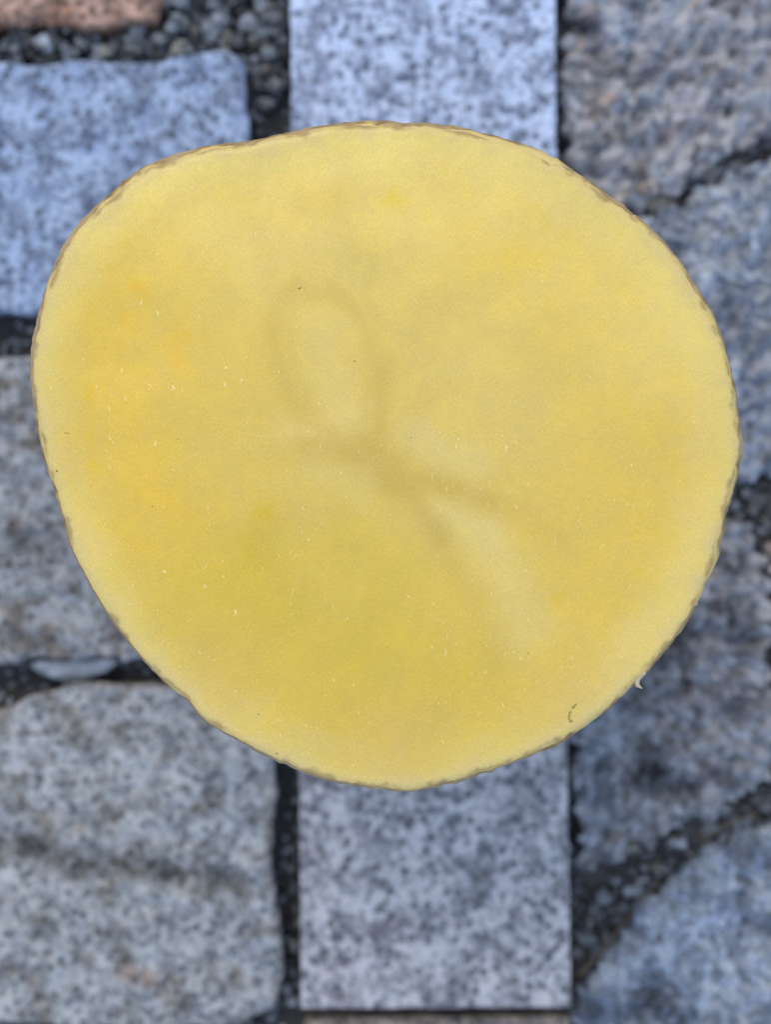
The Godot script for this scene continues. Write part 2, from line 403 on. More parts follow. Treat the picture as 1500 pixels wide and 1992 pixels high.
func stem(path: Array, radius: float, label: String) -> void:
	var st := SurfaceTool.new()
	st.begin(Mesh.PRIMITIVE_TRIANGLES)
	var base: Vector2 = path[0]
	var rows := []
	for i in path.size():
		var p: Vector2 = path[i]
		var d: Vector2 = path[mini(i + 1, path.size() - 1)] - path[maxi(i - 1, 0)]
		var o: Vector2 = d.orthogonal().normalized()
		var row := []
		for k in 6:
			var a := TAU * k / 6.0
			var r := radius * (1.0 - 0.15 * i) * rng.randf_range(0.8, 1.2)
			row.append(Vector3(p.x - base.x + o.x * cos(a) * r, 0.35 * sin(i * 2.0) + sin(a) * r, p.y - base.y + o.y * cos(a) * r))
		rows.append(row)
	for i in rows.size() - 1:
		for k in 6:
			var a: Vector3 = rows[i][k]
			var b: Vector3 = rows[i][(k + 1) % 6]
			var c: Vector3 = rows[i + 1][(k + 1) % 6]
			var d: Vector3 = rows[i + 1][k]
			for v in [a, b, c, a, c, d]:
				st.add_vertex(v * MM)
	st.generate_normals()
	var m := StandardMaterial3D.new()
	m.albedo_color = Color(0.085, 0.06, 0.04).linear_to_srgb()
	m.roughness = 0.85
	var o := put("dry_stem", st.commit(), m)
	o.position = Vector3(base.x, -2.2, base.y) * MM
	tag(o, label, "stem", "dry stems in the joints")


# a flat lens-shaped flake that lies in the joint on the left
func flake_in_joint() -> void:
	var edge := soften(resample(PackedVector2Array([Vector2(-73.9, 31.6), Vector2(-71.5, 30.7), Vector2(-66.3, 30.9), Vector2(-56.3, 30.2), Vector2(-55.6, 31.1), Vector2(-57.3, 32.8), Vector2(-61.5, 34.5), Vector2(-66.3, 35.2), Vector2(-70.0, 34.3), Vector2(-72.6, 32.8)]), 0.4), 2)
	var mid := Vector2.ZERO
	for q in edge:
		mid += q / edge.size()
	var rings := []
	var colors := []
	var n := noise(2.0, 140, 3)
	for k in 14:
		var row := PackedVector3Array()
		var tone := PackedColorArray()
		for q in edge:
			var s := minf(k / 8.0, 1.0)
			if k > 10: s = 1.0 - (k - 10) * 0.3
			var p := (q - mid) * s
			var y := 0.55 * sqrt(maxf(1.0 - s * s, 0.0)) + 0.5 * n.get_noise_2dv(p)
			if k > 8: y = -0.3 * (k - 8) + 0.1 * n.get_noise_2dv(p)
			row.append(Vector3(p.x, y - p.y * 0.18, p.y))
			var g := 1.0 + 0.6 * n.get_noise_2d(p.x * 0.5, p.y + 9.0)
			tone.append(Color(0.23 * g, 0.25 * g, 0.295 * g))
		rings.append(row)
		colors.append(tone)
	var m := StandardMaterial3D.new()
	m.vertex_color_use_as_albedo = true
	m.roughness = 0.55
	var o := put("stone_flake", ring_mesh(rings, colors), m)
	o.position = Vector3(mid.x, -3.2, mid.y) * MM
	tag(o, "pale grey lens-shaped flake lying in the joint left of the potato", "stone flake")


func chip_mesh(which: int) -> ArrayMesh:
	var ball := SphereMesh.new()
	ball.radius = 0.5
	ball.height = 1.0
	ball.radial_segments = 7
	ball.rings = 4
	var st := SurfaceTool.new()
	st.begin(Mesh.PRIMITIVE_TRIANGLES)
	var n := noise(0.6, 60 + which, 2)
	var a := ball.get_mesh_arrays()
	var v: PackedVector3Array = a[Mesh.ARRAY_VERTEX]
	st.set_smooth_group(-1)
	for k in a[Mesh.ARRAY_INDEX]:
		var p := v[k]
		st.add_vertex(p * (1.0 + 0.8 * n.get_noise_3dv(p)) * Vector3(1.0, 0.62, 0.8))
	st.generate_normals()
	return st.commit()


func gravel(which: int, parent: Node3D) -> void:
	var places: Array[Transform3D] = []
	var tones: Array[Color] = []
	for k in 12000:
		var q := Vector2(rng.randf_range(-95, 95), rng.randf_range(-125, 125))
		var inside := false
		for s in stones:
			if Geometry2D.is_point_in_polygon(q, s):
				inside = true
				break
		if inside:
			continue
		var heap := q.y < -88.0 and q.x < -20.0          # the wide joint at the far left is filled almost to the top
		var heap_2 := q.x > 37.0
		if not heap and not heap_2 and rng.randf() < 0.55:
			continue
		var size := rng.randf_range(0.8, 2.0) * (1.3 if rng.randf() < 0.15 else 1.0)
		if heap: size *= rng.randf_range(0.8, 2.2)
		if heap_2: size *= 0.5 + 1.6 * pow(rng.randf(), 3.0)
		var y := rng.randf_range(-9.5, -6.5)
		if heap: y = rng.randf_range(-7.0, -2.6)
		if heap_2: y = rng.randf_range(-6.0, -4.0)
		var b := Basis.from_euler(Vector3(rng.randf_range(-0.6, 0.6), rng.randf() * TAU, rng.randf_range(-0.6, 0.6))).scaled(Vector3.ONE * size * MM)
		places.append(Transform3D(b, Vector3(q.x, y, q.y) * MM))
		var g := pow(rng.randf(), 1.7) * 0.30 + 0.035
		var warm := rng.randf()
		if heap_2: g *= 0.6
		if heap: g *= 0.75
		tones.append(Color(g * 1.08, g, g * 0.9) if warm < 0.13 else Color(g * 0.92, g, g * 1.14))
	var mm := MultiMesh.new()
	mm.transform_format = MultiMesh.TRANSFORM_3D
	mm.use_colors = true
	mm.mesh = chip_mesh(which)
	mm.instance_count = places.size()
	for k in places.size():
		mm.set_instance_transform(k, places[k])
		mm.set_instance_color(k, tones[k])
	var o := MultiMeshInstance3D.new()
	o.name = numbered("joint_gravel")
	o.multimesh = mm
	var m := StandardMaterial3D.new()
	m.vertex_color_use_as_albedo = true
	m.roughness = 0.8
	o.material_override = m
	o.set_meta("kind", "stuff")
	parent.add_child(o, true)


# ---------------------------------------------------------------- potato

const ROUND := 1260
var rim_at: PackedVector2Array      # the outline that shows from above, at the height of the cut
var peel: PackedFloat32Array        # how much peel shows outside the flesh, by angle


func around_by_angle(p: PackedVector2Array) -> PackedVector2Array:
	var dense := []
	var n := p.size()
	for i in n:
		for k in 16:
			var q := p[i].cubic_interpolate(p[(i + 1) % n], p[(i + n - 1) % n], p[(i + 2) % n], k / 16.0) - HEART
			dense.append(Vector2(fposmod(q.angle(), TAU), q.length()))
	dense.sort_custom(func(a, b): return a.x < b.x)
	var first: Vector2 = dense[0]
	var last: Vector2 = dense[-1]
	dense.push_front(Vector2(last.x - TAU, last.y))
	dense.append(Vector2(first.x + TAU, first.y))
	var out := PackedVector2Array()
	var j := 0
	for i in ROUND:
		var a := TAU * i / ROUND
		while j + 2 < dense.size() and dense[j + 1].x <= a:
			j += 1
		var t: float = (a - dense[j].x) / maxf(dense[j + 1].x - dense[j].x, 1e-6)
		out.append(HEART + Vector2.from_angle(a) * lerpf(dense[j].y, dense[j + 1].y, t))
	return out


# distance to a chain of points, and how far along it
func to_chain(q: Vector2, chain: PackedVector2Array) -> float:
	var best := 1e9
	for i in chain.size() - 1:
		best = minf(best, q.distance_to(Geometry2D.get_closest_point_to_segment(q, chain[i], chain[i + 1])))
	return best


var arms: Array = []
var broad: Array = []
var pale: Array = []
var deep: Array = []


func flesh_color(q: Vector2, depth: float, angle: float) -> Color:
	var big := noise(20.0, 70, 2).get_noise_2dv(q)
	var mid := noise(6.0, 71, 3).get_noise_2dv(q)
	var small := noise(2.0, 72, 3).get_noise_2dv(q)
	var c := Color(0.665, 0.475, 0.105)
	# the inner flesh is paler towards the heart
	var heart := q.distance_to(HEART) + big * 6.0
	c = lerp_c(c, Color(0.655, 0.485, 0.135), 0.8 * (1.0 - smoothstep(6.0, 30.0, heart)))
	# ring of vessels: a deeper yellow, strongest on the left
	var left := 0.5 + 0.5 * cos(angle - 2.9)
	var ring := exp(-pow((depth - 11.0 - mid * 2.0 - big * 4.0) / 5.5, 2.0))
	c = lerp_c(c, Color(0.715, 0.48, 0.072), ring * clampf(0.16 + left * 0.55 + mid * 0.35, 0.0, 0.62))
	# green-yellow flesh below the heart
	var low := exp(-pow(q.distance_to(Vector2(-11.0, 13.0)) / 17.0, 2.0))
	c = lerp_c(c, Color(0.60, 0.437, 0.064), low * (0.7 + 0.5 * big))
	# cortex: pale band under the peel
	c = lerp_c(c, Color(0.725, 0.55, 0.18), (1.0 - smoothstep(2.4, 8.6, depth + mid * 1.6 + big * 1.8 + left * 2.2 - 0.4)) * 0.85)
	for s in broad:  # flesh tones, with the face's brighter top and darker bottom painted in
		c = lerp_c(c, s.c, s.z * exp(-pow(q.distance_to(s.at) / s.w, 2.0)) * (1.0 + 0.5 * big))
	c = lerp_c(c, Color(0.69, 0.505, 0.21), (1.0 - smoothstep(0.4, 2.6, depth + small * 0.25 + mid * 0.6)) * 0.8)
	# brown of the peel drawn into the edge by the knife
	var drawn := noise(4.5, 73, 4).get_noise_2dv(q)
	c = lerp_c(c, Color(0.40, 0.265, 0.11), (1.0 - smoothstep(0.0, 0.75, depth - drawn * 1.1 + 0.2)) * clampf(0.35 + drawn * 1.8, 0.0, 0.85))
	# pale lobes and the watery star of pith between them
	for s in pale:
		c = lerp_c(c, Color(0.665, 0.52, 0.185), s.z * exp(-pow(to_chain(q + Vector2(mid, small) * 0.8, s.chain) / s.w, 2.0)))
	for s in deep:
		c = lerp_c(c, s.c, s.z * exp(-pow(to_chain(q + Vector2(small, mid) * 0.7, s.chain) / s.w, 2.0)) * (0.8 + mid))
	var wet := 0.0
	for s in arms:
		wet = maxf(wet, s.z * exp(-pow(to_chain(q + Vector2(mid, -small) * 0.8, s.chain) / (s.w * 1.2), 2.0)))
	c = lerp_c(c, Color(0.49, 0.335, 0.072), wet * (0.54 + 0.25 * mid + 0.15 * small))
	var g := 1.0 + 0.02 * big + 0.035 * mid + 0.035 * small
	return Color(c.r * g * 1.095, c.g * g * 1.045, c.b * g * 0.925 * (1.0 - 0.1 * mid))


func face_height(q: Vector2, depth: float) -> float:
	var e := q - HEART
	var y := FACE - e.length_squared() * 0.0003
	y += noise(18.0, 80, 2).get_noise_2dv(q) * 0.45 + noise(3.0, 81, 3).get_noise_2dv(q) * 0.025
	y += noise(1.1, 82, 1).get_noise_2d(q.x * 2.2, q.y * 0.6) * 0.012
	return y - 0.35 * pow(clampf(1.0 - depth / 1.1, 0.0, 1.0), 2.0)


func potato() -> void:
	rim_at = around_by_angle([Vector2(-10.61, -49.89), Vector2(-17.06, -48.42), Vector2(-23.50, -47.54), Vector2(-30.49, -45.40), Vector2(-35.32, -41.90), Vector2(-40.83, -36.53), Vector2(-43.65, -30.89), Vector2(-45.26, -25.79), Vector2(-46.07, -21.22), Vector2(-46.27, -18.74), Vector2(-45.80, -13.56), Vector2(-44.59, -7.25), Vector2(-43.11, -2.95), Vector2(-41.30, 3.69), Vector2(-39.15, 8.26), Vector2(-36.40, 13.09), Vector2(-33.98, 16.45), Vector2(-29.75, 21.29), Vector2(-26.12, 24.31), Vector2(-23.50, 27.13), Vector2(-16.86, 31.09), Vector2(-11.68, 33.51), Vector2(-7.05, 35.05), Vector2(1.54, 36.33), Vector2(5.84, 35.93), Vector2(10.14, 34.92), Vector2(15.18, 33.17), Vector2(21.09, 30.82), Vector2(24.11, 29.14), Vector2(29.55, 25.25), Vector2(32.43, 22.29), Vector2(34.92, 19.94), Vector2(36.60, 18.00), Vector2(39.15, 14.57), Vector2(40.83, 11.42), Vector2(41.84, 9.00), Vector2(43.38, 5.78), Vector2(44.66, -0.60), Vector2(45.93, -4.63), Vector2(46.47, -7.59), Vector2(46.34, -10.48), Vector2(45.87, -14.30), Vector2(44.99, -18.74), Vector2(43.85, -22.90), Vector2(42.78, -25.45), Vector2(41.43, -27.94), Vector2(40.09, -29.95), Vector2(38.75, -32.17), Vector2(36.93, -34.45), Vector2(35.39, -36.20), Vector2(32.90, -38.41), Vector2(27.33, -42.51), Vector2(24.38, -44.52), Vector2(21.49, -46.40), Vector2(17.93, -47.88), Vector2(13.43, -49.09), Vector2(10.07, -49.96), Vector2(5.37, -50.57), Vector2(2.48, -50.70), Vector2(-1.34, -50.90), Vector2(-4.23, -50.77), Vector2(-8.93, -50.16)])
	# peel that shows, by angle in degrees clockwise from the right
	var shows := [Vector2(0, 0.5), Vector2(9, 0.3), Vector2(14, 0.55), Vector2(22, 0.2), Vector2(38, 0.35), Vector2(60, 0.3), Vector2(90, 0.22), Vector2(125, 0.16), Vector2(160, 0.12), Vector2(185, 0.15), Vector2(205, 0.3), Vector2(222, 0.55), Vector2(238, 0.6), Vector2(250, 0.2), Vector2(262, 0.5), Vector2(275, 0.45), Vector2(290, 0.6), Vector2(300, 0.7), Vector2(315, 0.15), Vector2(330, 0.2), Vector2(337, 0.55), Vector2(345, 0.12), Vector2(360, 0.5)]
	peel.resize(ROUND)
	var nick := noise(3.2, 90, 5)
	var wob := noise(5.0, 91, 2)
	var k := 0
	for i in ROUND:
		var a := 360.0 * i / ROUND
		while a > shows[k + 1].x:
			k += 1
		peel[i] = lerpf(shows[k].y, shows[k + 1].y, (a - shows[k].x) / (shows[k + 1].x - shows[k].x))
		var q := rim_at[i] * 1.003
		peel[i] = maxf(0.02, 0.5 * peel[i] * (1.0 + 1.3 * wob.get_noise_2dv(q)) + 0.12 * nick.get_noise_2dv(q * 1.7))
		rim_at[i] = q + (q - HEART).normalized() * (0.30 * nick.get_noise_2dv(q) * clampf(0.5 + wob.get_noise_2dv(q) * 1.6, 0.1, 1.3))

	arms = [
		{"chain": PackedVector2Array([Vector2(1.34, -6.11), Vector2(-3.36, -7.66), Vector2(-7.39, -8.73), Vector2(-10.74, -8.33)]), "w": 1.9, "z": 0.85},
		{"chain": PackedVector2Array([Vector2(-10.07, -8.46), Vector2(-12.76, -7.92), Vector2(-14.44, -7.12)]), "w": 1.5, "z": 0.5},
		{"chain": PackedVector2Array([Vector2(0.13, -6.45), Vector2(-0.54, -10.48), Vector2(-0.60, -15.18), Vector2(-0.54, -18.53)]), "w": 1.5, "z": 0.7},
		{"chain": PackedVector2Array([Vector2(-0.54, -17.86), Vector2(-1.14, -21.89), Vector2(-1.88, -25.92)]), "w": 1.4, "z": 0.3},
		{"chain": PackedVector2Array([Vector2(-2.01, -8.46), Vector2(0.67, -4.77), Vector2(3.36, -2.75)]), "w": 2.6, "z": 0.95},
		{"chain": PackedVector2Array([Vector2(2.69, -4.43), Vector2(6.72, -3.76), Vector2(10.74, -2.42), Vector2(14.10, -1.21)]), "w": 1.5, "z": 0.85},
		{"chain": PackedVector2Array([Vector2(13.43, -1.41), Vector2(18.13, 0.60), Vector2(22.50, 3.29)]), "w": 1.6, "z": 0.5},
		{"chain": PackedVector2Array([Vector2(2.01, -3.76), Vector2(4.70, -0.40), Vector2(7.39, 3.63)]), "w": 1.5, "z": 0.85},
		{"chain": PackedVector2Array([Vector2(7.05, 3.29), Vector2(9.07, 6.65), Vector2(11.42, 11.35)]), "w": 1.6, "z": 0.5},
		{"chain": PackedVector2Array([Vector2(-7.39, -9.00), Vector2(-10.61, -12.15), Vector2(-12.62, -15.51), Vector2(-13.97, -19.88), Vector2(-14.37, -23.91), Vector2(-13.56, -27.60), Vector2(-11.75, -29.28)]), "w": 1.2, "z": 0.5},
		{"chain": PackedVector2Array([Vector2(-11.75, -28.27), Vector2(-12.22, -23.91), Vector2(-11.95, -19.88), Vector2(-10.88, -15.18), Vector2(-8.39, -10.81)]), "w": 0.8, "z": 0.28},
		{"chain": PackedVector2Array([Vector2(-10.07, -27.94), Vector2(-7.39, -28.61), Vector2(-4.36, -27.26), Vector2(-2.35, -23.57), Vector2(-1.34, -18.53), Vector2(-1.88, -13.83), Vector2(-3.36, -9.80)]), "w": 1.0, "z": 0.45},
		{"chain": PackedVector2Array([Vector2(-1.88, -23.91), Vector2(-2.15, -28.61), Vector2(-1.48, -33.31)]), "w": 0.9, "z": 0.22},
		{"chain": PackedVector2Array([Vector2(-6.38, -41.37), Vector2(-5.71, -37.34), Vector2(-4.03, -33.31)]), "w": 1.0, "z": 0.16},
		{"chain": PackedVector2Array([Vector2(-16.79, -37.34), Vector2(-15.78, -33.31), Vector2(-14.77, -27.94)]), "w": 1.1, "z": 0.2},
		{"chain": PackedVector2Array([Vector2(-12.76, 0.27), Vector2(-15.45, 2.28), Vector2(-16.79, 5.64)]), "w": 1.4, "z": 0.2},
		{"chain": PackedVector2Array([Vector2(17.46, 0.94), Vector2(20.82, 4.30), Vector2(24.85, 6.31)]), "w": 1.2, "z": 0.2},
		{"chain": PackedVector2Array([Vector2(10.41, 10.34), Vector2(12.09, 15.04), Vector2(14.10, 19.07)]), "w": 1.3, "z": 0.2},
		{"chain": PackedVector2Array([Vector2(0.13, -9.13), Vector2(2.69, -12.49), Vector2(5.37, -14.17)]), "w": 1.6, "z": 0.25},
	]
	pale = [
		{"chain": PackedVector2Array([Vector2(-8.39, -23.91), Vector2(-7.39, -18.53), Vector2(-5.37, -13.16)]), "w": 3.4, "z": 0.6},
		{"chain": PackedVector2Array([Vector2(-5.37, -11.82), Vector2(-3.36, -11.48)]), "w": 2.2, "z": 0.6},
		{"chain": PackedVector2Array([Vector2(3.36, -10.48), Vector2(6.72, -7.79), Vector2(11.42, -6.45)]), "w": 2.8, "z": 0.8},
		{"chain": PackedVector2Array([Vector2(6.72, -0.40), Vector2(10.07, 0.94), Vector2(14.10, 3.63)]), "w": 2.2, "z": 0.8},
		{"chain": PackedVector2Array([Vector2(12.09, 2.95), Vector2(16.12, 9.00), Vector2(18.80, 15.71)]), "w": 3.6, "z": 0.7},
		{"chain": PackedVector2Array([Vector2(-13.09, -10.14), Vector2(-10.74, -10.48)]), "w": 1.8, "z": 0.7},
		{"chain": PackedVector2Array([Vector2(-9.40, -5.78), Vector2(-4.70, -4.10), Vector2(-2.01, -2.08)]), "w": 2.0, "z": 0.5},
		{"chain": PackedVector2Array([Vector2(10.07, -19.88), Vector2(16.79, -13.83)]), "w": 7.0, "z": 0.35},
		{"chain": PackedVector2Array([Vector2(-7.39, -34.65), Vector2(-3.36, -30.62)]), "w": 6.0, "z": 0.35},
		{"chain": PackedVector2Array([Vector2(-16.79, -34.65), Vector2(-15.45, -29.28)]), "w": 4.0, "z": 0.3},
	]
	var lit_cream := Color(0.77, 0.60, 0.205)  # paler flesh, plus the brighter light on the upper face as colour
	var shaded_olive := Color(0.575, 0.425, 0.062)  # greener flesh, plus the shade on the lower face as colour
	broad = [
		{"at": Vector2(-2.01, -43.38), "w": 15.0, "z": 0.6, "c": lit_cream},
		{"at": Vector2(16.79, -40.69), "w": 15.0, "z": 0.5, "c": lit_cream},
		{"at": Vector2(-20.82, -40.02), "w": 14.0, "z": 0.45, "c": lit_cream},
		{"at": Vector2(35.59, -23.91), "w": 10.0, "z": 0.5, "c": lit_cream},
		{"at": Vector2(-6.04, 19.07), "w": 12.0, "z": 0.6, "c": shaded_olive},
		{"at": Vector2(-21.49, 12.36), "w": 9.0, "z": 0.4, "c": shaded_olive},
		{"at": Vector2(10.07, 23.10), "w": 11.0, "z": 0.5, "c": shaded_olive},
	]
	var tanned := Color(0.62, 0.43, 0.125)
	broad.append_array([
		{"at": Vector2(1.34, 33.17), "w": 9.0, "z": 0.6, "c": tanned},
		{"at": Vector2(25.52, 25.12), "w": 8.0, "z": 0.5, "c": tanned},
		{"at": Vector2(-21.49, 23.10), "w": 8.0, "z": 0.45, "c": tanned},
		{"at": Vector2(-43.65, -6.45), "w": 6.0, "z": 0.5, "c": tanned},
		{"at": Vector2(42.98, -6.45), "w": 8.0, "z": 0.3, "c": tanned},
	])
	var gold := Color(0.715, 0.45, 0.058)
	deep = [
		{"chain": PackedVector2Array([Vector2(-38.81, -15.85), Vector2(-38.55, -9.13), Vector2(-38.14, -3.42)]), "w": 0.6, "z": 0.6, "c": Color(0.71, 0.46, 0.03)},
		{"chain": PackedVector2Array([Vector2(-35.26, -26.59), Vector2(-34.58, -25.59)]), "w": 1.1, "z": 0.7, "c": gold},
		{"chain": PackedVector2Array([Vector2(-32.77, -29.28), Vector2(-31.90, -28.74)]), "w": 0.9, "z": 0.7, "c": gold},
		{"chain": PackedVector2Array([Vector2(-27.20, -23.91), Vector2(-26.86, -19.21)]), "w": 1.8, "z": 0.5, "c": gold},
		{"chain": PackedVector2Array([Vector2(-30.89, -3.09), Vector2(-23.50, 1.61)]), "w": 4.0, "z": 0.25, "c": gold},
		{"chain": PackedVector2Array([Vector2(-31.56, 4.30), Vector2(-30.89, 4.97)]), "w": 0.9, "z": 0.5, "c": gold},
		{"chain": PackedVector2Array([Vector2(22.29, 10.88), Vector2(22.70, 11.28)]), "w": 0.8, "z": 0.8, "c": Color(0.66, 0.47, 0.04)},
		{"chain": PackedVector2Array([Vector2(0.67, -41.03), Vector2(1.68, -40.36)]), "w": 1.4, "z": 0.5, "c": Color(0.70, 0.50, 0.06)},
		{"chain": PackedVector2Array([Vector2(13.43, -34.65), Vector2(18.13, -31.96)]), "w": 4.0, "z": 0.35, "c": Color(0.69, 0.47, 0.075)},
		{"chain": PackedVector2Array([Vector2(-16.12, 0.27), Vector2(-17.46, 5.64)]), "w": 2.6, "z": 0.5, "c": Color(0.58, 0.41, 0.035)},
	]

	var root := Node3D.new()
	root.name = "potato"
	add_child(root)
	tag(root, "halved potato standing on the granite setts with its yellow cut face up", "potato")
	root.position = Vector3(HEART.x, 0, HEART.y) * MM
	var here := Vector3(HEART.x, 0, HEART.y)

	# the cut face
	var rings := []
	var colors := []
	var steps := 150
	for s in steps:
		var row := PackedVector3Array()
		var tone := PackedColorArray()
		var t := pow(float(s) / (steps - 1), 0.72)
		for i in ROUND:
			var away := rim_at[i] - HEART
			var far := away.length() - peel[i]
			var q := HEART + away.normalized() * far * t
			var depth := far * (1.0 - t)
			row.append(Vector3(q.x, face_height(q, depth), q.y) - here)
			tone.append(flesh_color(q, depth, away.angle()))
		rings.append(row)
		colors.append(tone)
	var flesh := put("cut_face", ring_mesh(rings, colors, 1.0 / 24.0), flesh_material(), root)

	# the peel, from the cut down to the tip it stands on
	var edge: PackedVector3Array = rings[-1]
	rings = [edge.duplicate()]
	colors = []
	var bark := noise(2.2, 95, 4)
	var blotch := noise(9.0, 96, 3)
	var flare := 150.0
	var downs := 64
	for s in range(1, downs):
		var row := PackedVector3Array()
		for i in ROUND:
			var q := rim_at[i]
			var z := 0.0
			var p := Vector2.ZERO
			var f0 := Vector2(edge[i].x, edge[i].z) + HEART
			if s <= 10:
				var t := s / 10.0
				z = 3.2 * t * t + 0.12 * t
				p = f0.lerp(q, sin(t * PI * 0.5)) * (1.0 + z / flare)
			else:
				var t := (s - 10.0) / (downs - 11.0)
				z = 3.32 + (FACE - 3.32) * sin(t * PI * 0.5)
				var start := q * (1.0 + 3.32 / flare)
				var w := clampf((z - 16.0) / (FACE - 16.0), 0.0, 1.0)
				var bulge := 1.0 + 0.02 * sin(clampf((z - 3.32) / 12.7, 0.0, 1.0) * PI * 0.5)
				p = HEART + (start - HEART) * bulge * pow(maxf(1.0 - pow(w, 2.3), 0.0), 0.5)
			var e := p - HEART
			var at := Vector3(e.x, lerpf(edge[i].y, FACE, minf(z / 3.0, 1.0)) - z, e.y)
			var lump := bark.get_noise_3dv(at) * 0.14 + blotch.get_noise_3dv(at) * 0.25 * clampf((z - 6.0) / 10.0, 0.0, 1.0)
			at += Vector3(e.normalized().x, 0, e.normalized().y) * lump * clampf(z / 0.5, 0.0, 1.0) * clampf(e.length() / 6.0, 0.0, 1.0)
			row.append(at)
		rings.append(row)
	for s in rings.size():
		var tone := PackedColorArray()
		for at in rings[s]:
			var b := bark.get_noise_3dv(at)
			var w := blotch.get_noise_3dv(at)
			var c := Color(0.37, 0.26, 0.12).lerp(Color(0.20, 0.125, 0.055), clampf(0.35 + b * 1.3, 0.0, 1.0))
			c = c.lerp(Color(0.47, 0.35, 0.18), clampf(w * 1.6, 0.0, 0.8))
			if s < 11:      # where the knife went through, flesh still clings to the peel
				c = Color(0.66, 0.49, 0.19).lerp(c, smoothstep(-0.15, 0.6, s / 10.0 + b * 0.35 + w * 1.5))
			tone.append(c)
		colors.append(tone)
	var hide := StandardMaterial3D.new()
	hide.vertex_color_use_as_albedo = true
	hide.roughness = 0.7
	hide.metallic_specular = 0.35
	put("peel", ring_mesh(rings, colors), hide, root)

	crumbs(root, here)
	shaving()


func flesh_material() -> StandardMaterial3D:
	var size := 512
	var fine := FastNoiseLite.new()
	fine.noise_type = FastNoiseLite.TYPE_SIMPLEX
	fine.frequency = 0.11
	fine.seed = 31
	fine.fractal_octaves = 3
	var cell := FastNoiseLite.new()
	cell.noise_type = FastNoiseLite.TYPE_CELLULAR
	cell.frequency = 0.16
	cell.seed = 32
	var a := fine.get_seamless_image(size, size)
	var b := cell.get_seamless_image(size, size)
	var grain := Image.create(size, size, false, Image.FORMAT_RGB8)
	var relief := Image.create(size, size, false, Image.FORMAT_RGB8)
	for y in size:
		for x in size:
			var f := a.get_pixel(x, y).r
			var g := b.get_pixel(x, y).r
			var t := 0.95 + 0.095 * (f - 0.5) + 0.02 * (g - 0.5)
			grain.set_pixel(x, y, Color(t, t, t * (1.0 - 0.04 * (f - 0.5))))
			var h := 0.8 * f + 0.2 * g
			relief.set_pixel(x, y, Color(h, h, h))
	var m := StandardMaterial3D.new()
	m.vertex_color_use_as_albedo = true
	m.albedo_texture = ImageTexture.create_from_image(grain)
	m.heightmap_enabled = true
	m.heightmap_texture = ImageTexture.create_from_image(relief)
	m.heightmap_scale = 0.0008
	m.uv1_scale = Vector3(1.7, 0.7, 1.0)
	m.roughness = 0.36
	m.metallic_specular = 0.35
	m.subsurf_scatter_enabled = true
	m.subsurf_scatter_strength = 0.25
	return m


func on_face(px: Vector2, lift := 0.0) -> Vector3:
	return Vector3(px.x, face_height(px, 5.0) + lift, px.y)


# a lens-shaped flake lying on the cut face: eight triangles
func flake(st: SurfaceTool, at: Vector3, turn: float, long: float, wide: float, tall: float, lean: float) -> void:
	var b := Basis(Vector3.UP, turn) * Basis(Vector3.RIGHT, lean)
	var x := b * Vector3(long * 0.5, 0, 0)
	var z := b * Vector3(0, 0, wide * 0.5)
	var y := b * Vector3(0, tall, 0)
	var ring := [at + x, at + x * 0.2 + z, at - x, at - x * 0.3 - z]
	for i in 4:
		st.add_vertex((at + y) * MM)
		st.add_vertex(ring[(i + 1) % 4] * MM)
		st.add_vertex(ring[i] * MM)


func scatter(count: int, lens: Callable, here: Vector3, m: Material, called: String, root: Node3D) -> void:
	var st := SurfaceTool.new()
	st.begin(Mesh.PRIMITIVE_TRIANGLES)
	st.set_smooth_group(-1)
	var made := 0
	while made < count:
		var a := rng.randf() * TAU
		var i := int(a / TAU * ROUND) % ROUND
		var q := HEART + (rim_at[i] - HEART) * sqrt(rng.randf()) * 0.965
		var d: Dictionary = lens.call(q)
		if d.is_empty():
			continue
		made += 1
		flake(st, on_face(q, d.get("lift", 0.0)) - here, d.turn, d.long, d.wide, d.tall, d.lean)
	st.generate_normals()
	put(called, st.commit(), m, root).set_meta("kind", "stuff")


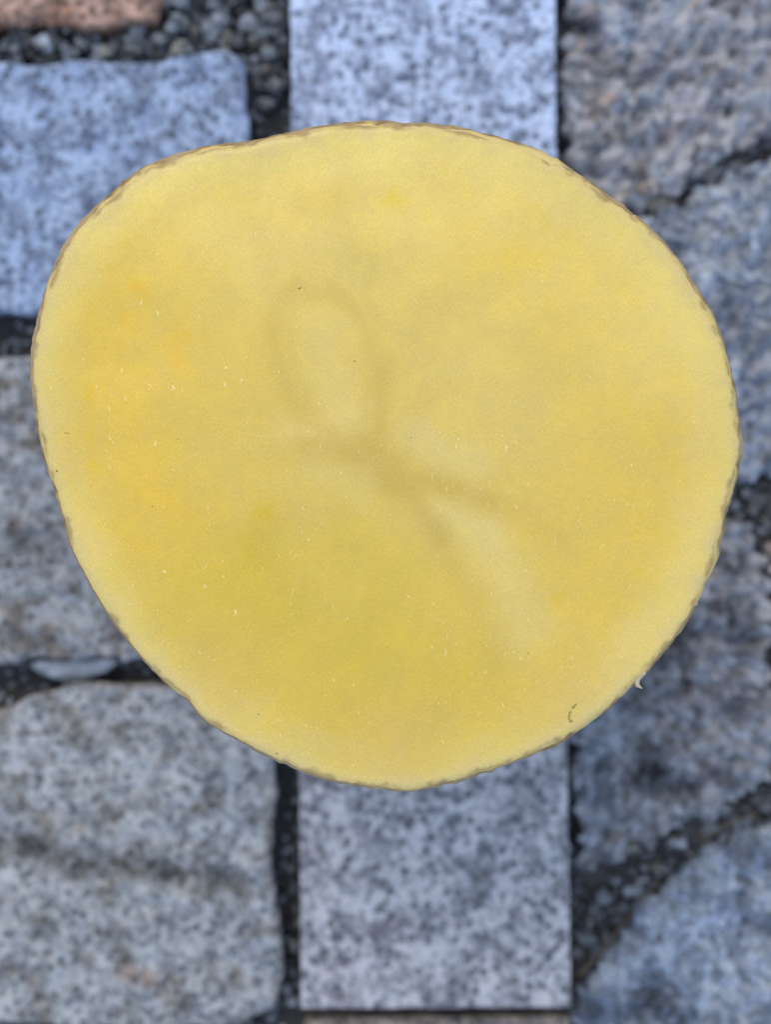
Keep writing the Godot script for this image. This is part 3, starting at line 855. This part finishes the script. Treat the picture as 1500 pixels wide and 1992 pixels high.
func crumbs(root: Node3D, here: Vector3) -> void:
	var bright := StandardMaterial3D.new()
	bright.albedo_color = Color(0.88, 0.70, 0.28).linear_to_srgb()  # pale colour stands in for glints on the wet flesh
	bright.roughness = 0.2
	bright.metallic_specular = 0.6
	var clump := noise(7.0, 120, 2)
	scatter(2300, func(q):
		var want := 0.35 + 1.2 * clump.get_noise_2dv(q) + (0.45 if q.x < -12.0 else 0.0)
		if rng.randf() > want:
			return {}
		var big := rng.randf() < 0.06
		return {"turn": PI * 0.5 + 0.45 + rng.randf_range(-0.5, 0.5), "long": rng.randf_range(0.3, 0.6) if big else rng.randf_range(0.12, 0.27), "wide": rng.randf_range(0.12, 0.2) if big else rng.randf_range(0.06, 0.12), "tall": rng.randf_range(0.05, 0.11), "lean": rng.randf_range(-0.3, 0.3)}
	, here, bright, "glint_flecks", root)
	var smear := StandardMaterial3D.new()
	smear.albedo_color = Color(0.665, 0.50, 0.15).linear_to_srgb()
	smear.roughness = 0.5
	scatter(420, func(q):
		if rng.randf() > 0.1 + (0.9 if q.x > 6.0 and q.y > -16.0 and q.x < 36.0 else 0.0):
			return {}
		return {"turn": PI * 0.5 - 0.25 + rng.randf_range(-0.35, 0.35), "long": 0.3 + 1.3 * pow(rng.randf(), 2.0), "wide": rng.randf_range(0.08, 0.24), "tall": 0.012, "lean": 0.0}
	, here, smear, "starch_smear", root)
	# larger single flakes, pale in colour to paint wet glints
	for s in [Vector2(-29.88, -26.12), Vector2(-32.03, -27.40), Vector2(-33.98, -14.84), Vector2(-30.76, -16.52), Vector2(-27.73, -16.32), Vector2(-37.87, -16.39), Vector2(-23.84, -33.85), Vector2(-23.37, -34.79), Vector2(-36.06, -9.67), Vector2(-30.08, -8.93), Vector2(-28.88, 7.79), Vector2(-21.02, -16.65), Vector2(-18.80, -17.19), Vector2(-20.82, -18.87), Vector2(-34.58, -18.53), Vector2(-36.13, -13.50), Vector2(-23.64, 9.67), Vector2(-19.61, 13.03), Vector2(-16.99, -36.33), Vector2(9.27, -8.60), Vector2(17.12, -0.74), Vector2(15.78, -8.46), Vector2(2.01, -43.38)]:
		var st := SurfaceTool.new()
		st.begin(Mesh.PRIMITIVE_TRIANGLES)
		st.set_smooth_group(-1)
		flake(st, Vector3.ZERO, PI * 0.5 + 0.5 + rng.randf_range(-0.5, 0.5), rng.randf_range(0.45, 0.95), rng.randf_range(0.16, 0.30), rng.randf_range(0.08, 0.14), 0.1)
		flake(st, Vector3(rng.randf_range(-0.2, 0.2), 0.0, rng.randf_range(0.1, 0.35)), rng.randf() * PI, 0.35, 0.16, 0.1, 0.2)
		st.generate_normals()
		put("glint_fleck", st.commit(), bright, root).position = (on_face(s, 0.01) - here) * MM
	# single dark specks
	var dark := StandardMaterial3D.new()
	dark.albedo_color = Color(0.16, 0.12, 0.03).linear_to_srgb()
	dark.roughness = 0.8
	var specks := [[Vector2(-4.03, -19.68), 0.30, 0.22, 0.4], [Vector2(-11.21, -29.21), 0.62, 0.2, 0.6], [Vector2(-30.49, -0.74), 0.24, 0.2, 0.0], [Vector2(-27.20, -9.47), 0.22, 0.16, 0.5], [Vector2(-41.84, -10.34), 0.9, 0.1, -0.15], [Vector2(-43.11, -5.37), 0.34, 0.3, 0.4], [Vector2(18.67, 18.47), 0.3, 0.18, 0.2], [Vector2(-16.65, 26.46), 0.24, 0.2, 0.2], [Vector2(-14.24, 31.63), 0.3, 0.2, 0.9], [Vector2(3.36, -9.74), 0.2, 0.14, 0.0]]
	for s in specks:
		var st := SurfaceTool.new()
		st.begin(Mesh.PRIMITIVE_TRIANGLES)
		st.set_smooth_group(-1)
		flake(st, Vector3.ZERO, s[3], s[1], s[2], 0.05, 0.0)
		st.generate_normals()
		put("speck", st.commit(), dark, root).position = (on_face(s[0], 0.01) - here) * MM
	# the hooked crack near the lower right rim
	var crack := StandardMaterial3D.new()
	crack.albedo_color = Color(0.30, 0.225, 0.06).linear_to_srgb()
	crack.roughness = 0.7
	var hook := [Vector2(24.98, 25.05), Vector2(24.78, 25.32), Vector2(24.51, 25.65), Vector2(24.24, 26.06), Vector2(24.11, 26.46), Vector2(24.04, 26.86), Vector2(24.11, 27.20), Vector2(24.31, 27.47), Vector2(24.44, 27.26)]
	var st2 := SurfaceTool.new()
	st2.begin(Mesh.PRIMITIVE_TRIANGLES)
	st2.set_smooth_group(-1)
	for i in hook.size() - 1:
		var p: Vector2 = (hook[i] + hook[i + 1]) * 0.5
		var d: Vector2 = hook[i + 1] - hook[i]
		if i == 2:
			continue
		flake(st2, on_face(p, 0.0) - here, -d.angle(), d.length() * 1.9, rng.randf_range(0.28, 0.5), 0.06, 0.0)
	st2.generate_normals()
	put("bruise_line", st2.commit(), crack, root).set_meta("label", "dark hooked bruise near the lower right rim")
	# flaps of peel that the knife left standing out
	var tan := StandardMaterial3D.new()
	tan.albedo_color = Color(0.50, 0.33, 0.15).linear_to_srgb()
	tan.roughness = 0.75
	for s in [[Vector2(32.77, -38.68), 1.0, 0.9, -0.8], [Vector2(40.69, 11.82), 1.3, 1.0, 1.9], [Vector2(4.03, -50.63), 2.4, 0.9, 0.1], [Vector2(20.95, 30.82), 1.1, 0.6, 0.4], [Vector2(-4.43, -50.70), 1.2, 0.6, 0.0], [Vector2(29.14, 25.52), 0.9, 0.6, 0.7]]:
		var st := SurfaceTool.new()
		st.begin(Mesh.PRIMITIVE_TRIANGLES)
		st.set_smooth_group(-1)
		flake(st, Vector3.ZERO, s[3], s[1], s[2], 0.25, 0.15)
		flake(st, Vector3(0.2, -0.25, 0.1), s[3] + 0.5, s[1] * 0.8, s[2] * 1.2, 0.3, -0.2)
		st.generate_normals()
		var at: Vector3 = on_face(s[0], -0.9) - here
		put("peel_flap", st.commit(), tan, root).position = at * MM


# a curl of white flesh that hangs from the rim
func shaving() -> void:
	var path := [Vector2(33.98, 20.82), Vector2(33.58, 21.22), Vector2(33.24, 21.76), Vector2(33.11, 22.29), Vector2(33.31, 22.90), Vector2(33.98, 23.37)]
	var half := [0.50, 0.56, 0.52, 0.44, 0.30, 0.04]
	var st := SurfaceTool.new()
	st.begin(Mesh.PRIMITIVE_TRIANGLES)
	var base: Vector2 = path[0]
	var y0 := face_height(base, 0.0) - 0.5
	var rows := []
	for i in path.size():
		var p: Vector2 = path[i]
		var d: Vector2 = path[mini(i + 1, path.size() - 1)] - path[maxi(i - 1, 0)]
		var o: Vector2 = d.orthogonal().normalized() * half[i]
		var y := -0.06 * i * i * 0.5
		var mid := Vector3(p.x - base.x, y, p.y - base.y)
		var side := Vector3(o.x, 0.12, o.y)
		rows.append([mid + side, mid + Vector3(0, 0.16, 0), mid - Vector3(o.x, 0.05, o.y), mid - Vector3(0, 0.14, 0)])
	for i in rows.size() - 1:
		for k in 4:
			var a: Vector3 = rows[i][k]
			var b: Vector3 = rows[i][(k + 1) % 4]
			var c: Vector3 = rows[i + 1][(k + 1) % 4]
			var d: Vector3 = rows[i + 1][k]
			for v in [a, b, c, a, c, d]:
				st.add_vertex(v * MM)
	st.generate_normals()
	var m := StandardMaterial3D.new()
	m.albedo_color = Color(0.66, 0.53, 0.31).linear_to_srgb()
	m.roughness = 0.45
	m.backlight_enabled = true
	m.backlight = Color(0.4, 0.38, 0.3)
	var o := put("flesh_shaving", st.commit(), m)
	o.position = Vector3(base.x, y0, base.y) * MM
	tag(o, "tiny white curled shaving clinging to the lower right rim of the potato", "shaving")
